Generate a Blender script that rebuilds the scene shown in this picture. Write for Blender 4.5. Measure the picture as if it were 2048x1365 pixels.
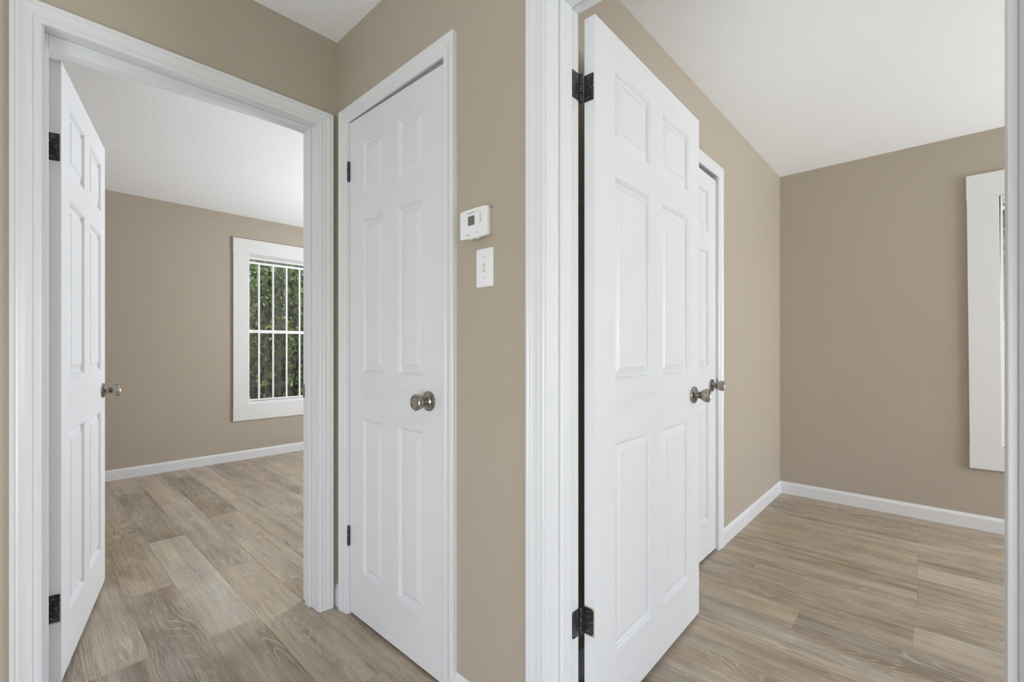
import bpy, math, random
from mathutils import Vector, Matrix

random.seed(7)
for o in list(bpy.data.objects):
    bpy.data.objects.remove(o, do_unlink=True)
SC = bpy.context.scene
COL = SC.collection

# ------------------------------------------------------------------ camera
CAM_H = 1.11
cam_d = bpy.data.cameras.new('camera')
cam_d.sensor_width = 36.0
cam_d.lens = 914.0 / 2048.0 * 36.0
cam_d.shift_y = 15.5 / 2048.0
cam_d.clip_start = 0.02
cam_d.clip_end = 200
cam = bpy.data.objects.new('camera', cam_d)
COL.objects.link(cam)
cam.location = (0, 0, CAM_H)
cam.rotation_euler = (math.radians(90), 0, math.radians(42.83 - 90))
SC.camera = cam

# ------------------------------------------------------------------ world, sun, daylight, exposure
w = bpy.data.worlds.new('world')
SC.world = w
w.use_nodes = True
wn = w.node_tree.nodes
wl = w.node_tree.links
wn.clear()
sky = wn.new('ShaderNodeTexSky')
sky.sky_type = 'NISHITA'
sky.sun_disc = False
sky.sun_elevation = math.radians(52)
sky.sun_rotation = math.radians(200)
sky.air_density = 1.0
sky.dust_density = 2.5
bg = wn.new('ShaderNodeBackground')
bg.inputs['Strength'].default_value = 0.42
wo = wn.new('ShaderNodeOutputWorld')
wl.new(sky.outputs[0], bg.inputs[0])
wl.new(bg.outputs[0], wo.inputs[0])


def lamp(name, kind, loc, rot, energy, color=(1, 1, 1), size=None):
    d = bpy.data.lights.new(name, kind)
    d.energy = energy
    d.color = color
    if kind == 'AREA':
        d.shape = 'RECTANGLE'
        d.size, d.size_y = size
    if kind == 'SUN':
        d.angle = math.radians(1.0)
    o = bpy.data.objects.new(name, d)
    COL.objects.link(o)
    o.location = loc
    o.rotation_euler = rot
    return o


R90 = math.radians(90)
# sun comes over the roof from behind the camera
lamp('sun', 'SUN', (0, 0, 12), (math.radians(42), 0, math.radians(-25)), 2.6, (1.0, 0.95, 0.86))
# daylight of windows out of frame; the living room pair is added fill
DAY = (0.93, 0.985, 1.07)
TILT = math.radians(34)     # much of it is thrown up from the sunlit ground outside
lamp('daylight_bedroom_side_window', 'AREA', (4.06, 3.35, 1.22), (0, R90 + TILT, 0), 122, DAY, (1.45, 0.98))
lamp('daylight_office_side_window', 'AREA', (3.15, -3.20, 1.18), (R90 + TILT, 0, 0), 110, DAY, (1.34, 1.45))
lamp('fill_light_living_left', 'AREA', (-1.86, -0.35, 0.78), (0, -R90 - TILT * 0.9, 0), 57, DAY, (1.44, 1.90))
lamp('fill_light_living_back', 'AREA', (-0.50, -3.60, 1.05), (R90 + TILT, 0, 0), 6, DAY, (1.84, 1.50))

vs = SC.view_settings
vs.view_transform = 'Standard'
vs.look = 'None'
vs.exposure = 0.13
vs.gamma = 1.0
vs.use_curve_mapping = False
SC.cycles.use_denoising = True
SC.cycles.max_bounces = 12
SC.cycles.diffuse_bounces = 8
SC.cycles.transparent_max_bounces = 12


# ------------------------------------------------------------------ mesh helpers
class MB:
    def __init__(self):
        self.v, self.f, self.m = [], [], []

    def face(self, pts, slot=0):
        n = len(self.v)
        self.v += [tuple(p) for p in pts]
        self.f.append(tuple(range(n, n + len(pts))))
        self.m.append(slot)

    def box(self, a, b, slot=0):
        x0, y0, z0 = a
        x1, y1, z1 = b
        n = len(self.v)
        self.v += [(x0, y0, z0), (x1, y0, z0), (x1, y1, z0), (x0, y1, z0),
                   (x0, y0, z1), (x1, y0, z1), (x1, y1, z1), (x0, y1, z1)]
        for q in ((0, 3, 2, 1), (4, 5, 6, 7), (0, 1, 5, 4), (1, 2, 6, 5), (2, 3, 7, 6), (3, 0, 4, 7)):
            self.f.append(tuple(n + i for i in q))
            self.m.append(slot)

    def loft(self, rings, cap=True, closed=True, slot=0):
        """rings: lists of equal length, each a closed loop"""
        n = len(self.v)
        k = len(rings[0])
        for r in rings:
            self.v += [tuple(p) for p in r]
        for i in range(len(rings) - 1):
            for j in range(k if closed else k - 1):
                a, b = n + i * k + j, n + i * k + (j + 1) % k
                self.f.append((a, b, b + k, a + k))
                self.m.append(slot)
        if cap:
            self.f.append(tuple(n + j for j in reversed(range(k))))
            self.f.append(tuple(n + (len(rings) - 1) * k + j for j in range(k)))
            self.m += [slot, slot]

    def lathe(self, prof, seg=32, axis='-y', slot=0):
        """prof: (distance along axis, radius)"""
        rings = []
        for d, r in prof:
            ring = []
            for j in range(seg):
                t = 2 * math.pi * j / seg
                c, s = r * math.cos(t), r * math.sin(t)
                ring.append((c, -d, s) if axis == '-y' else (c, s, d))
            rings.append(ring)
        self.loft(rings, True, True, slot)

    def build(self, name, mat, parent=None, bevel=0.0, smooth=None, loc=None):
        me = bpy.data.meshes.new(name)
        me.from_pydata(self.v, [], self.f)
        mats = mat if isinstance(mat, (list, tuple)) else [mat]
        for m in mats:
            me.materials.append(m)
        for p, s in zip(me.polygons, self.m):
            p.material_index = s
        me.validate()
        # consistent outward normals
        import bmesh
        bm = bmesh.new()
        bm.from_mesh(me)
        bmesh.ops.remove_doubles(bm, verts=bm.verts, dist=1e-6)
        bmesh.ops.recalc_face_normals(bm, faces=bm.faces)
        if bevel:
            bmesh.ops.bevel(bm, geom=list(bm.edges), offset=bevel, segments=2, affect='EDGES', profile=0.5,
                            clamp_overlap=True)
        bm.to_mesh(me)
        bm.free()
        if smooth:
            me.shade_smooth()
            me.set_sharp_from_angle(angle=math.radians(smooth))
        o = bpy.data.objects.new(name, me)
        COL.objects.link(o)
        if loc:
            o.location = loc
        if parent:
            o.parent = parent
        return o


def tag(o, label, cat, kind=None, group=None):
    o['label'] = label
    o['category'] = cat
    if kind:
        o['kind'] = kind
    if group:
        o['group'] = group
    return o


def empty(name, loc=(0, 0, 0), rz=0.0):
    o = bpy.data.objects.new(name, None)
    o.empty_display_size = 0.1
    COL.objects.link(o)
    o.location = loc
    o.rotation_euler = (0, 0, rz)
    return o


# ------------------------------------------------------------------ material helpers
def newmat(name):
    m = bpy.data.materials.new(name)
    m.use_nodes = True
    nt = m.node_tree
    b = nt.nodes['Principled BSDF']
    return m, nt, b


def N(nt, t, **kw):
    n = nt.nodes.new(t)
    for k, v in kw.items():
        setattr(n, k, v)
    return n


def srgb(r, g, b):
    def c(x):
        x /= 255.0
        return x / 12.92 if x <= 0.04045 else ((x + 0.055) / 1.055) ** 2.4
    return (c(r), c(g), c(b), 1)


def noise(nt, vec, scale, detail=3, rough=0.5, dist=0.0):
    n = N(nt, 'ShaderNodeTexNoise')
    n.inputs['Scale'].default_value = scale
    n.inputs['Detail'].default_value = detail
    n.inputs['Roughness'].default_value = rough
    n.inputs['Distortion'].default_value = dist
    if vec is not None:
        nt.links.new(vec, n.inputs['Vector'])
    return n


def mapping(nt, vec, scale=(1, 1, 1), loc=(0, 0, 0)):
    n = N(nt, 'ShaderNodeMapping')
    n.inputs['Scale'].default_value = scale
    n.inputs['Location'].default_value = loc
    nt.links.new(vec, n.inputs['Vector'])
    return n.outputs[0]


def math_n(nt, op, a, b=None, c=None, clamp=False):
    n = N(nt, 'ShaderNodeMath', operation=op, use_clamp=clamp)
    for i, x in enumerate((a, b, c)):
        if x is None:
            continue
        if isinstance(x, (int, float)):
            n.inputs[i].default_value = x
        else:
            nt.links.new(x, n.inputs[i])
    return n.outputs[0]


def ramp(nt, fac, stops):
    n = N(nt, 'ShaderNodeValToRGB')
    e = n.color_ramp.elements
    while len(e) < len(stops):
        e.new(0.5)
    for i, (p, c) in enumerate(stops):
        e[i].position = p
        e[i].color = c if len(c) == 4 else (*c, 1)
    nt.links.new(fac, n.inputs[0])
    return n.outputs[0]


def mixc(nt, fac, a, b, mode='MIX'):
    n = N(nt, 'ShaderNodeMix', data_type='RGBA', blend_type=mode)
    for sock, x in ((n.inputs[0], fac), (n.inputs[6], a), (n.inputs[7], b)):
        if isinstance(x, (int, float)):
            sock.default_value = x
        elif isinstance(x, tuple):
            sock.default_value = x
        else:
            nt.links.new(x, sock)
    return n.outputs[2]


def bump(nt, b, height, strength, distance=0.01, prev=None):
    n = N(nt, 'ShaderNodeBump')
    n.inputs['Strength'].default_value = strength
    n.inputs['Distance'].default_value = distance
    nt.links.new(height, n.inputs['Height'])
    if prev is not None:
        nt.links.new(prev, n.inputs['Normal'])
    nt.links.new(n.outputs[0], b.inputs['Normal'])
    return n.outputs[0]


def obj_coord(nt):
    return N(nt, 'ShaderNodeTexCoord').outputs['Object']


def mat_wall():
    m, nt, b = newmat('beige_wall_paint')
    co = obj_coord(nt)
    big = noise(nt, co, 1.7, 3)
    col = mixc(nt, big.outputs[0], (0.412, 0.358, 0.285, 1), (0.438, 0.382, 0.306, 1))
    nt.links.new(col, b.inputs['Base Color'])
    b.inputs['Roughness'].default_value = 0.55
    b.inputs['Specular IOR Level'].default_value = 0.35
    n1 = noise(nt, co, 190, 2, 0.55)
    n2 = noise(nt, co, 45, 2, 0.5)
    h = math_n(nt, 'ADD', math_n(nt, 'MULTIPLY', n1.outputs[0], 0.5), n2.outputs[0])
    bump(nt, b, h, 0.22, 0.0035)
    return m


def mat_ceiling():
    m, nt, b = newmat('white_textured_ceiling')
    co = obj_coord(nt)
    b.inputs['Base Color'].default_value = (0.885, 0.895, 0.91, 1)
    b.inputs['Roughness'].default_value = 0.9
    n1 = noise(nt, co, 95, 4, 0.6)
    n2 = noise(nt, co, 26, 3, 0.6)
    h = math_n(nt, 'ADD', n1.outputs[0], n2.outputs[0])
    bump(nt, b, h, 0.22, 0.005)
    return m


def mat_white(name, col=(0.70, 0.705, 0.715, 1), rough=0.32, brush=True):
    m, nt, b = newmat(name)
    b.inputs['Base Color'].default_value = col
    b.inputs['Roughness'].default_value = rough
    if brush:
        co = obj_coord(nt)
        n1 = noise(nt, mapping(nt, co, (90, 90, 7)), 1.0, 3, 0.6)
        bump(nt, b, n1.outputs[0], 0.035, 0.001)
    return m


def mat_door(name, horizontal):
    """embossed wood grain under white enamel; local x across, z up"""
    m, nt, b = newmat(name)
    b.inputs['Base Color'].default_value = (0.71, 0.715, 0.725, 1)
    b.inputs['Roughness'].default_value = 0.42
    co = obj_coord(nt)
    sc = (1.6, 1, 9) if horizontal else (9, 1, 1.3)
    base = noise(nt, mapping(nt, co, sc), 1.0, 1, 0.4)
    ln = math_n(nt, 'SINE', math_n(nt, 'MULTIPLY', base.outputs[0], 260 if horizontal else 200))
    fine = noise(nt, mapping(nt, co, (12, 1, 300) if horizontal else (300, 1, 12)), 1.0, 2, 0.6)
    h = math_n(nt, 'ADD', math_n(nt, 'MULTIPLY', ln, 0.5), fine.outputs[0])
    bump(nt, b, h, 0.32 if horizontal else 0.08, 0.0014 if horizontal else 0.0012)
    return m


def mat_metal(name, col, rough, dirt=False):
    m, nt, b = newmat(name)
    b.inputs['Metallic'].default_value = 1.0
    b.inputs['Roughness'].default_value = rough
    co = obj_coord(nt)
    n1 = noise(nt, co, 240, 3, 0.6)
    c = mixc(nt, n1.outputs[0], tuple(x * 0.75 for x in col) + (1,), tuple(min(1, x * 1.2) for x in col) + (1,))
    nt.links.new(c, b.inputs['Base Color'])
    return m


def mat_hinge():
    m, nt, b = newmat('black_hinge_with_paint_specks')
    co = obj_coord(nt)
    n1 = noise(nt, co, 330, 2, 0.5)
    sp = ramp(nt, n1.outputs[0], [(0.66, (0, 0, 0, 1)), (0.70, (1, 1, 1, 1))])
    n2 = noise(nt, co, 60, 3, 0.6)
    dark = mixc(nt, n2.outputs[0], (0.010, 0.010, 0.011, 1), (0.055, 0.055, 0.060, 1))
    c = mixc(nt, sp, dark, (0.62, 0.62, 0.62, 1))
    nt.links.new(c, b.inputs['Base Color'])
    b.inputs['Metallic'].default_value = 0.35
    b.inputs['Roughness'].default_value = 0.33
    return m


def mat_plank():
    m, nt, b = newmat('limed_oak_vinyl_plank')
    co = obj_coord(nt)
    info = N(nt, 'ShaderNodeObjectInfo')
    rnd = info.outputs['Random']
    at = N(nt, 'ShaderNodeAttribute', attribute_type='OBJECT', attribute_name='tone')
    wm = N(nt, 'ShaderNodeAttribute', attribute_type='OBJECT', attribute_name='warm')
    off = N(nt, 'ShaderNodeCombineXYZ')
    nt.links.new(math_n(nt, 'MULTIPLY', rnd, 37.0), off.inputs[0])
    nt.links.new(math_n(nt, 'MULTIPLY', rnd, 91.0), off.inputs[1])
    va = N(nt, 'ShaderNodeVectorMath', operation='ADD')
    nt.links.new(co, va.inputs[0])
    nt.links.new(off.outputs[0], va.inputs[1])
    P = va.outputs[0]
    # wide soft bands along the plank
    band = noise(nt, mapping(nt, P, (15, 0.8, 1)), 1.0, 3, 0.55)
    blot = noise(nt, mapping(nt, P, (7, 4.0, 1)), 1.0, 4, 0.62)
    fine = noise(nt, mapping(nt, P, (330, 9, 1)), 1.0, 3, 0.65)
    mid = noise(nt, mapping(nt, P, (75, 3.2, 1)), 1.0, 3, 0.6)
    v = math_n(nt, 'MULTIPLY', math_n(nt, 'SUBTRACT', band.outputs[0], 0.5), 0.85)
    v = math_n(nt, 'ADD', v, math_n(nt, 'MULTIPLY', math_n(nt, 'SUBTRACT', blot.outputs[0], 0.5), 0.60))
    v = math_n(nt, 'ADD', v, math_n(nt, 'MULTIPLY', math_n(nt, 'SUBTRACT', fine.outputs[0], 0.5), 0.62))
    v = math_n(nt, 'ADD', v, math_n(nt, 'MULTIPLY', math_n(nt, 'SUBTRACT', mid.outputs[0], 0.5), 0.52))
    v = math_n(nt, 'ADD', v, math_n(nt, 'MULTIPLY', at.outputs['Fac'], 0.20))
    v = math_n(nt, 'ADD', v, 0.53, clamp=True)
    col = ramp(nt, v, [(0.0, (0.152, 0.120, 0.088)), (0.30, (0.276, 0.226, 0.170)),
                       (0.55, (0.405, 0.347, 0.270)), (0.80, (0.535, 0.474, 0.380)), (1.0, (0.64, 0.580, 0.480))])
    # warm / grey drift
    hue = noise(nt, mapping(nt, P, (11, 0.7, 1), (5, 5, 0)), 1.0, 2, 0.5)
    hf = math_n(nt, 'ADD', math_n(nt, 'MULTIPLY', math_n(nt, 'SUBTRACT', hue.outputs[0], 0.5), 2.2),
                math_n(nt, 'ADD', wm.outputs['Fac'], 0.5), clamp=True)
    tint = mixc(nt, hf, (0.96, 0.99, 1.06, 1), (1.06, 0.99, 0.89, 1))
    col = mixc(nt, 1.0, col, tint, 'MULTIPLY')
    # limed cathedral grain: contour lines of a stretched noise
    cat = noise(nt, mapping(nt, P, (8.5, 0.80, 1), (9, 3, 0)), 1.0, 2, 0.30)
    ln = math_n(nt, 'SINE', math_n(nt, 'MULTIPLY', cat.outputs[0], 210.0))
    ln = ramp(nt, ln, [(0.70, (0, 0, 0)), (1.0, (1, 1, 1))])
    msk = noise(nt, mapping(nt, P, (5.5, 1.5, 1), (2, 7, 0)), 1.0, 2, 0.5)
    mk = ramp(nt, msk.outputs[0], [(0.44, (0, 0, 0)), (0.60, (1, 1, 1))])
    brk = ramp(nt, fine.outputs[0], [(0.32, (0, 0, 0)), (0.6, (1, 1, 1))])
    lf = math_n(nt, 'MULTIPLY', math_n(nt, 'MULTIPLY', ln, mk), math_n(nt, 'MULTIPLY', brk, 0.70))
    col = mixc(nt, lf, col, (0.66, 0.62, 0.55, 1))
    # dark knots and checks
    kn = noise(nt, mapping(nt, P, (26, 3.4, 1), (1, 4, 0)), 1.0, 2, 0.6)
    kf = ramp(nt, kn.outputs[0], [(0.69, (0, 0, 0)), (0.80, (0.75, 0.75, 0.75))])
    col = mixc(nt, kf, col, (0.085, 0.070, 0.060, 1))
    nt.links.new(col, b.inputs['Base Color'])
    rg = ramp(nt, fine.outputs[0], [(0.3, (0.50, 0.50, 0.50)), (0.7, (0.40, 0.40, 0.40))])
    nt.links.new(rg, b.inputs['Roughness'])
    b.inputs['Specular IOR Level'].default_value = 0.4
    bump(nt, b, math_n(nt, 'ADD', fine.outputs[0], ln), 0.10, 0.0008)
    return m


def mat_glass():
    m = bpy.data.materials.new('window_glass')
    m.use_nodes = True
    nt = m.node_tree
    nt.nodes.clear()
    out = N(nt, 'ShaderNodeOutputMaterial')
    tr = N(nt, 'ShaderNodeBsdfTransparent')
    tr.inputs[0].default_value = (0.93, 0.95, 0.94, 1)
    gl = N(nt, 'ShaderNodeBsdfGlossy')
    gl.inputs['Roughness'].default_value = 0.03
    df = N(nt, 'ShaderNodeBsdfDiffuse')
    df.inputs[0].default_value = (0.6, 0.6, 0.6, 1)
    co = obj_coord(nt)
    st = noise(nt, mapping(nt, co, (14, 14, 0.6)), 1.0, 3, 0.6)
    fr = N(nt, 'ShaderNodeFresnel')
    fr.inputs[0].default_value = 1.5
    m1 = N(nt, 'ShaderNodeMixShader')
    nt.links.new(fr.outputs[0], m1.inputs[0])
    nt.links.new(tr.outputs[0], m1.inputs[1])
    nt.links.new(gl.outputs[0], m1.inputs[2])
    reflection_haze = ramp(nt, st.outputs[0], [(0.42, (0, 0, 0)), (0.75, (0.14, 0.14, 0.14))])  # pale upright streaks stand in for reflections and haze on the pane
    m2 = N(nt, 'ShaderNodeMixShader')
    nt.links.new(reflection_haze, m2.inputs[0])
    nt.links.new(m1.outputs[0], m2.inputs[1])
    nt.links.new(df.outputs[0], m2.inputs[2])
    nt.links.new(m2.outputs[0], out.inputs[0])
    return m


def mat_plain(name, col, rough=0.5, metal=0.0, var=0.12, scale=30):
    m, nt, b = newmat(name)
    co = obj_coord(nt)
    n1 = noise(nt, co, scale, 3, 0.6)
    lo = tuple(x * (1 - var) for x in col) + (1,)
    hi = tuple(min(1, x * (1 + var)) for x in col) + (1,)
    nt.links.new(mixc(nt, n1.outputs[0], lo, hi), b.inputs['Base Color'])
    b.inputs['Roughness'].default_value = rough
    b.inputs['Metallic'].default_value = metal
    return m


def mat_leaf(name, c1, c2, c3):
    m, nt, b = newmat(name)
    geo = N(nt, 'ShaderNodeNewGeometry')
    col = ramp(nt, geo.outputs['Random Per Island'], [(0.0, c1), (0.72, c2), (1.0, c3)])
    nt.links.new(col, b.inputs['Base Color'])
    b.inputs['Roughness'].default_value = 0.5
    tl = N(nt, 'ShaderNodeBsdfTranslucent')
    nt.links.new(col, tl.inputs[0])
    mx = N(nt, 'ShaderNodeMixShader')
    mx.inputs[0].default_value = 0.35
    out = nt.nodes['Material Output']
    nt.links.new(b.outputs[0], mx.inputs[1])
    nt.links.new(tl.outputs[0], mx.inputs[2])
    nt.links.new(mx.outputs[0], out.inputs[0])
    return m


M_WALL = mat_wall()
M_CEIL = mat_ceiling()
M_TRIM = mat_white('white_trim_enamel', brush=False)
M_DOORV = mat_door('white_door_enamel_upright_grain', False)
M_DOORH = mat_door('white_door_enamel_level_grain', True)
M_VINYL = mat_white('white_vinyl_window', (0.83, 0.83, 0.83, 1), 0.35, False)
M_BOARD = mat_white('white_painted_board', (0.715, 0.71, 0.695, 1), 0.40)
M_PLANK = mat_plank()
M_SUB = mat_plain('dark_joint_underlay', (0.10, 0.085, 0.07), 0.8)
M_NICKEL = mat_metal('satin_nickel', (0.34, 0.315, 0.27), 0.33)
M_HINGE = mat_hinge()
M_STEEL = mat_metal('dull_steel_plate', (0.42, 0.38, 0.32), 0.38)
M_SCREW = mat_metal('dark_screw_head', (0.16, 0.16, 0.16), 0.4)
M_WOOD = mat_plain('bare_wood_mortise', (0.50, 0.38, 0.25), 0.7, 0, 0.2, 120)
M_PLASTIC = mat_plain('white_plastic', (0.80, 0.80, 0.81), 0.35, 0, 0.02)
M_PLASTIC2 = mat_plain('aged_ivory_plastic', (0.62, 0.58, 0.50), 0.45, 0, 0.10, 90)
M_LCD = mat_plain('grey_green_lcd', (0.13, 0.14, 0.115), 0.2, 0, 0.25, 160)
M_INK = mat_plain('dark_print', (0.05, 0.05, 0.05), 0.6)
M_OCHRE = mat_plain('brown_button_outline', (0.40, 0.24, 0.13), 0.6)
M_GLASS = mat_glass()
M_BAR = mat_plain('white_painted_steel', (0.86, 0.86, 0.86), 0.35, 0, 0.02)
M_EXT = mat_plain('grey_weathered_siding', (0.33, 0.31, 0.29), 0.8, 0, 0.25, 20)
M_LAWN = mat_plain('dry_green_lawn', (0.20, 0.25, 0.07), 0.9, 0, 0.5, 9)
M_BARK = mat_plain('dark_bark', (0.09, 0.07, 0.055), 0.9, 0, 0.3, 40)
M_LEAF_D = mat_leaf('deep_green_leaf_sunlit_flecks', (0.010, 0.020, 0.007), (0.026, 0.050, 0.014), (0.36, 0.38, 0.08))  # bright last colour paints sunlit patches onto a few leaves
M_LEAF_L = mat_leaf('sunny_green_leaf', (0.06, 0.11, 0.02), (0.15, 0.22, 0.04), (0.42, 0.42, 0.12))
M_LEAF_V = mat_leaf('yellowing_vine_leaf', (0.12, 0.20, 0.06), (0.35, 0.40, 0.12), (0.58, 0.55, 0.22))

# ------------------------------------------------------------------ key dimensions (metres)
CEIL = 2.44
XM, XM2 = 0.940, 1.080            # hall right wall: hall face, office face
YL, YL2 = 1.908, 2.050            # hall end wall: hall face, bedroom face
YB = 5.084                        # bedroom far wall
XR = 4.003                        # office far wall
YC, YC2 = 0.884, 1.000            # office closet wall
HEAD = 2.062                      # underside of head jambs
LIV_X, LIV_Y = -1.60, -3.20
BED_L, BED_R = -0.70, 3.70
OFF_R = -2.80
A0, A1 = 0.050, 0.855             # bedroom doorway in X
B0, B1 = -0.089, 0.745            # office doorway in Y
C0, C1 = 1.172, 1.800             # hall closet doorway in Y
E0, E1 = 1.988, 2.612             # office closet doorway in X
JT = 0.020                        # jamb board thickness
WIN_L = (1.571, 2.441, 0.532, 2.066)      # bedroom window opening X0 X1 z0 z1
WIN_R = (-1.150, -0.285, 0.520, 2.035)    # office window opening Y0 Y1 z0 z1
SIDE_BED = (2.86, 3.84, 0.56, 2.04)
SIDE_OFF = (2.46, 3.84, 0.56, 2.04)
SIDE_LIV = (-1.30, 0.60, 0.06, 1.52)
BACK_LIV = (-1.42, 0.42, 0.40, 1.90)


# ------------------------------------------------------------------ walls
def wall(name, axis, p0, p1, r0, r1, holes, label, z1=CEIL):
    """solid wall slab, thickness p0..p1 on `axis`, running r0..r1 on the other, holes (a0,a1,z0,z1)"""
    us = sorted({r0, r1, *[h[0] for h in holes], *[h[1] for h in holes]})
    zs = sorted({0.0, z1, *[h[2] for h in holes], *[h[3] for h in holes]})

    def solid(i, j):
        if i < 0 or j < 0 or i >= len(us) - 1 or j >= len(zs) - 1:
            return False
        u, z = (us[i] + us[i + 1]) / 2, (zs[j] + zs[j + 1]) / 2
        return not any(h[0] < u < h[1] and h[2] < z < h[3] for h in holes)

    def P(p, u, z):
        return (p, u, z) if axis == 'X' else (u, p, z)
    mb = MB()
    for i in range(len(us) - 1):
        for j in range(len(zs) - 1):
            if not solid(i, j):
                continue
            a, b, c, d = us[i], us[i + 1], zs[j], zs[j + 1]
            for p in (p0, p1):
                mb.face([P(p, a, c), P(p, b, c), P(p, b, d), P(p, a, d)])
            if not solid(i - 1, j):
                mb.face([P(p0, a, c), P(p1, a, c), P(p1, a, d), P(p0, a, d)])
            if not solid(i + 1, j):
                mb.face([P(p0, b, c), P(p1, b, c), P(p1, b, d), P(p0, b, d)])
            if not solid(i, j - 1):
                mb.face([P(p0, a, c), P(p1, a, c), P(p1, b, c), P(p0, b, c)])
            if not solid(i, j + 1):
                mb.face([P(p0, a, d), P(p1, a, d), P(p1, b, d), P(p0, b, d)])
    o = mb.build(name, M_WALL)
    return tag(o, label, 'wall', 'structure')


HJ = HEAD + JT
wall('wall_hall_end', 'Y', YL, YL2, LIV_X, BED_R, [(A0 - JT, A1 + JT, 0, HJ)],
     'beige hall wall with the bedroom doorway')
wall('wall_hall_right', 'X', XM, XM2, LIV_Y, YL, [(B0 - JT, B1 + JT, 0, HJ), (C0 - JT, C1 + JT, 0, HJ)],
     'beige hall wall carrying the thermostat and light switch')
wall('wall_office_closet', 'Y', YC, YC2, XM2, XR, [(E0 - JT, E1 + JT, 0, HJ)],
     'beige side wall holding the closet behind the open door')
wall('wall_office_far', 'X', XR, XR + 0.15, OFF_R - 0.15, YL, [WIN_R], 'beige far wall with a window beyond the open white door')
wall('wall_office_side', 'Y', OFF_R - 0.15, OFF_R, XM2, XR, [SIDE_OFF], 'beige window wall opposite the office closet')
wall('wall_bedroom_far', 'Y', YB, YB + 0.15, BED_L, BED_R, [WIN_L], 'beige far wall with the barred window')
wall('wall_bedroom_left', 'X', BED_L - 0.12, BED_L, YL2, YB + 0.15, [], 'beige bedroom wall behind the open bedroom door')
wall('wall_bedroom_side', 'X', BED_R, BED_R + 0.15, YL, YB + 0.15, [SIDE_BED], 'beige window wall at the far side of the bedroom')
wall('wall_living_left', 'X', LIV_X - 0.15, LIV_X, LIV_Y - 0.15, YL2, [SIDE_LIV], 'beige living room wall with an added wide opening')
wall('wall_living_back', 'Y', LIV_Y - 0.15, LIV_Y, LIV_X, XM2, [BACK_LIV], 'beige living room wall at the back with an added window')

mb = MB()
mb.box((LIV_X - 0.3, LIV_Y - 0.3, CEIL), (XR + 0.3, YB + 0.3, CEIL + 0.14))
tag(mb.build('ceiling', M_CEIL), 'white textured ceiling over the hall and both rooms', 'ceiling', 'structure')

# ------------------------------------------------------------------ floor: every plank its own piece
floor = empty('floor')
tag(floor, 'grey-brown limed oak vinyl plank floor', 'floor', 'structure')
mb = MB()
mb.box((LIV_X - 0.1, LIV_Y - 0.1, -0.12), (XR + 0.1, YB + 0.1, -0.0035))
mb.build('underlay', M_SUB, floor)
PW, PL, PX0 = 0.1755, 1.235, 0.498


def plank_mesh():
    me = bpy.data.meshes.new('plank')
    g, t, bv = 0.00025, 0.0032, 0.0005
    x, y = PW / 2 - g, PL / 2 - g
    v = []
    for s, z in ((0, -t), (0, -bv), (bv, 0)):
        v += [(-x + s, -y + s, z), (x - s, -y + s, z), (x - s, y - s, z), (-x + s, y - s, z)]
    f = [(3, 2, 1, 0), (8, 9, 10, 11)]
    for k in (0, 4):
        for j in range(4):
            f.append((k + j, k + (j + 1) % 4, k + 4 + (j + 1) % 4, k + 4 + j))
    me.from_pydata(v, [], f)
    me.materials.append(M_PLANK)
    return me


PM = plank_mesh()
ENDS = {0: 2.05, 1: 2.63, -1: 2.63, -2: 2.07, 2: 3.51, 3: 3.83, 10: 0.064, 12: 0.060, 14: 0.065, 15: 0.07, 17: 0.072,
        18: 0.075, 11: 0.68, 13: 0.06, 16: 0.60, 9: 0.42, 8: -0.25, 19: 0.5}
TONES = {(0, 2.05): 0.95, (0, 3.29): -0.75, (0, 4.52): 0.6, (1, 3.86): 0.65, (1, 2.63): 0.15, (1, 1.40): 0.35,
         (2, 3.51): -0.7, (2, 2.28): 0.15, (3, 3.83): 0.45, (3, 2.60): 0.0, (-1, 2.63): -0.1, (-1, 1.40): -0.65,
         (-2, 2.07): 0.15, (-2, 0.84): -0.8, (0, 0.81): -0.35, (2, 1.04): -0.2, (3, 1.36): -0.3,
         (17, -1.16): 0.5, (14, -1.17): 0.9, (10, -1.17): 0.55, (18, -1.16): 0.2, (12, -1.17): 0.1,
         (17, 0.07): 0.0, (14, 0.065): 0.25, (10, 0.064): -0.25, (12, 0.06): 0.15, (11, -0.55): -0.1, (13, 0.06): -0.15}
prng = random.Random(11)
nplank = 0
for k in range(-7, 20):
    x0 = PX0 + PW * k
    e = ENDS.get(k, prng.uniform(0, PL))
    y = e - PL * 6
    while y < YB:
        y1 = y + PL
        xm = x0 + PW / 2
        if xm < XM - 0.02:
            ok = y1 > -1.2
        else:
            ok = (y < YC + 0.1 and y1 > -1.9) or (y1 > YL2 - 0.05)
        if xm < BED_L and y > YL2:
            ok = False
        if xm > BED_R and y > 1.0:
            ok = False
        if ok:
            o = bpy.data.objects.new('plank', PM)
            COL.objects.link(o)
            o.parent = floor
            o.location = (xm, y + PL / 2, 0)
            tone = None
            for (kk, yy), t in TONES.items():
                if kk == k and abs(yy - y) < 0.08:
                    tone = t
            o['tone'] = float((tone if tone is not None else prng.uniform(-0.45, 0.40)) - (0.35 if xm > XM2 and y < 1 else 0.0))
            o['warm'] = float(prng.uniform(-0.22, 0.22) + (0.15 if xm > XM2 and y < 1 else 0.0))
            nplank += 1
        y = y1
# rest of the floor, out of the photograph's view, as one piece
mb = MB()
mb.box((LIV_X, LIV_Y, -0.0034), (PX0 - PW * 7, YL, 0.0))
mb.box((PX0 - PW * 7, LIV_Y, -0.0034), (XM, -2.6, 0.0))
o = mb.build('plank_field', M_PLANK, floor)
o['kind'] = 'stuff'
o['tone'] = 0.0
o['warm'] = 0.0

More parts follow.
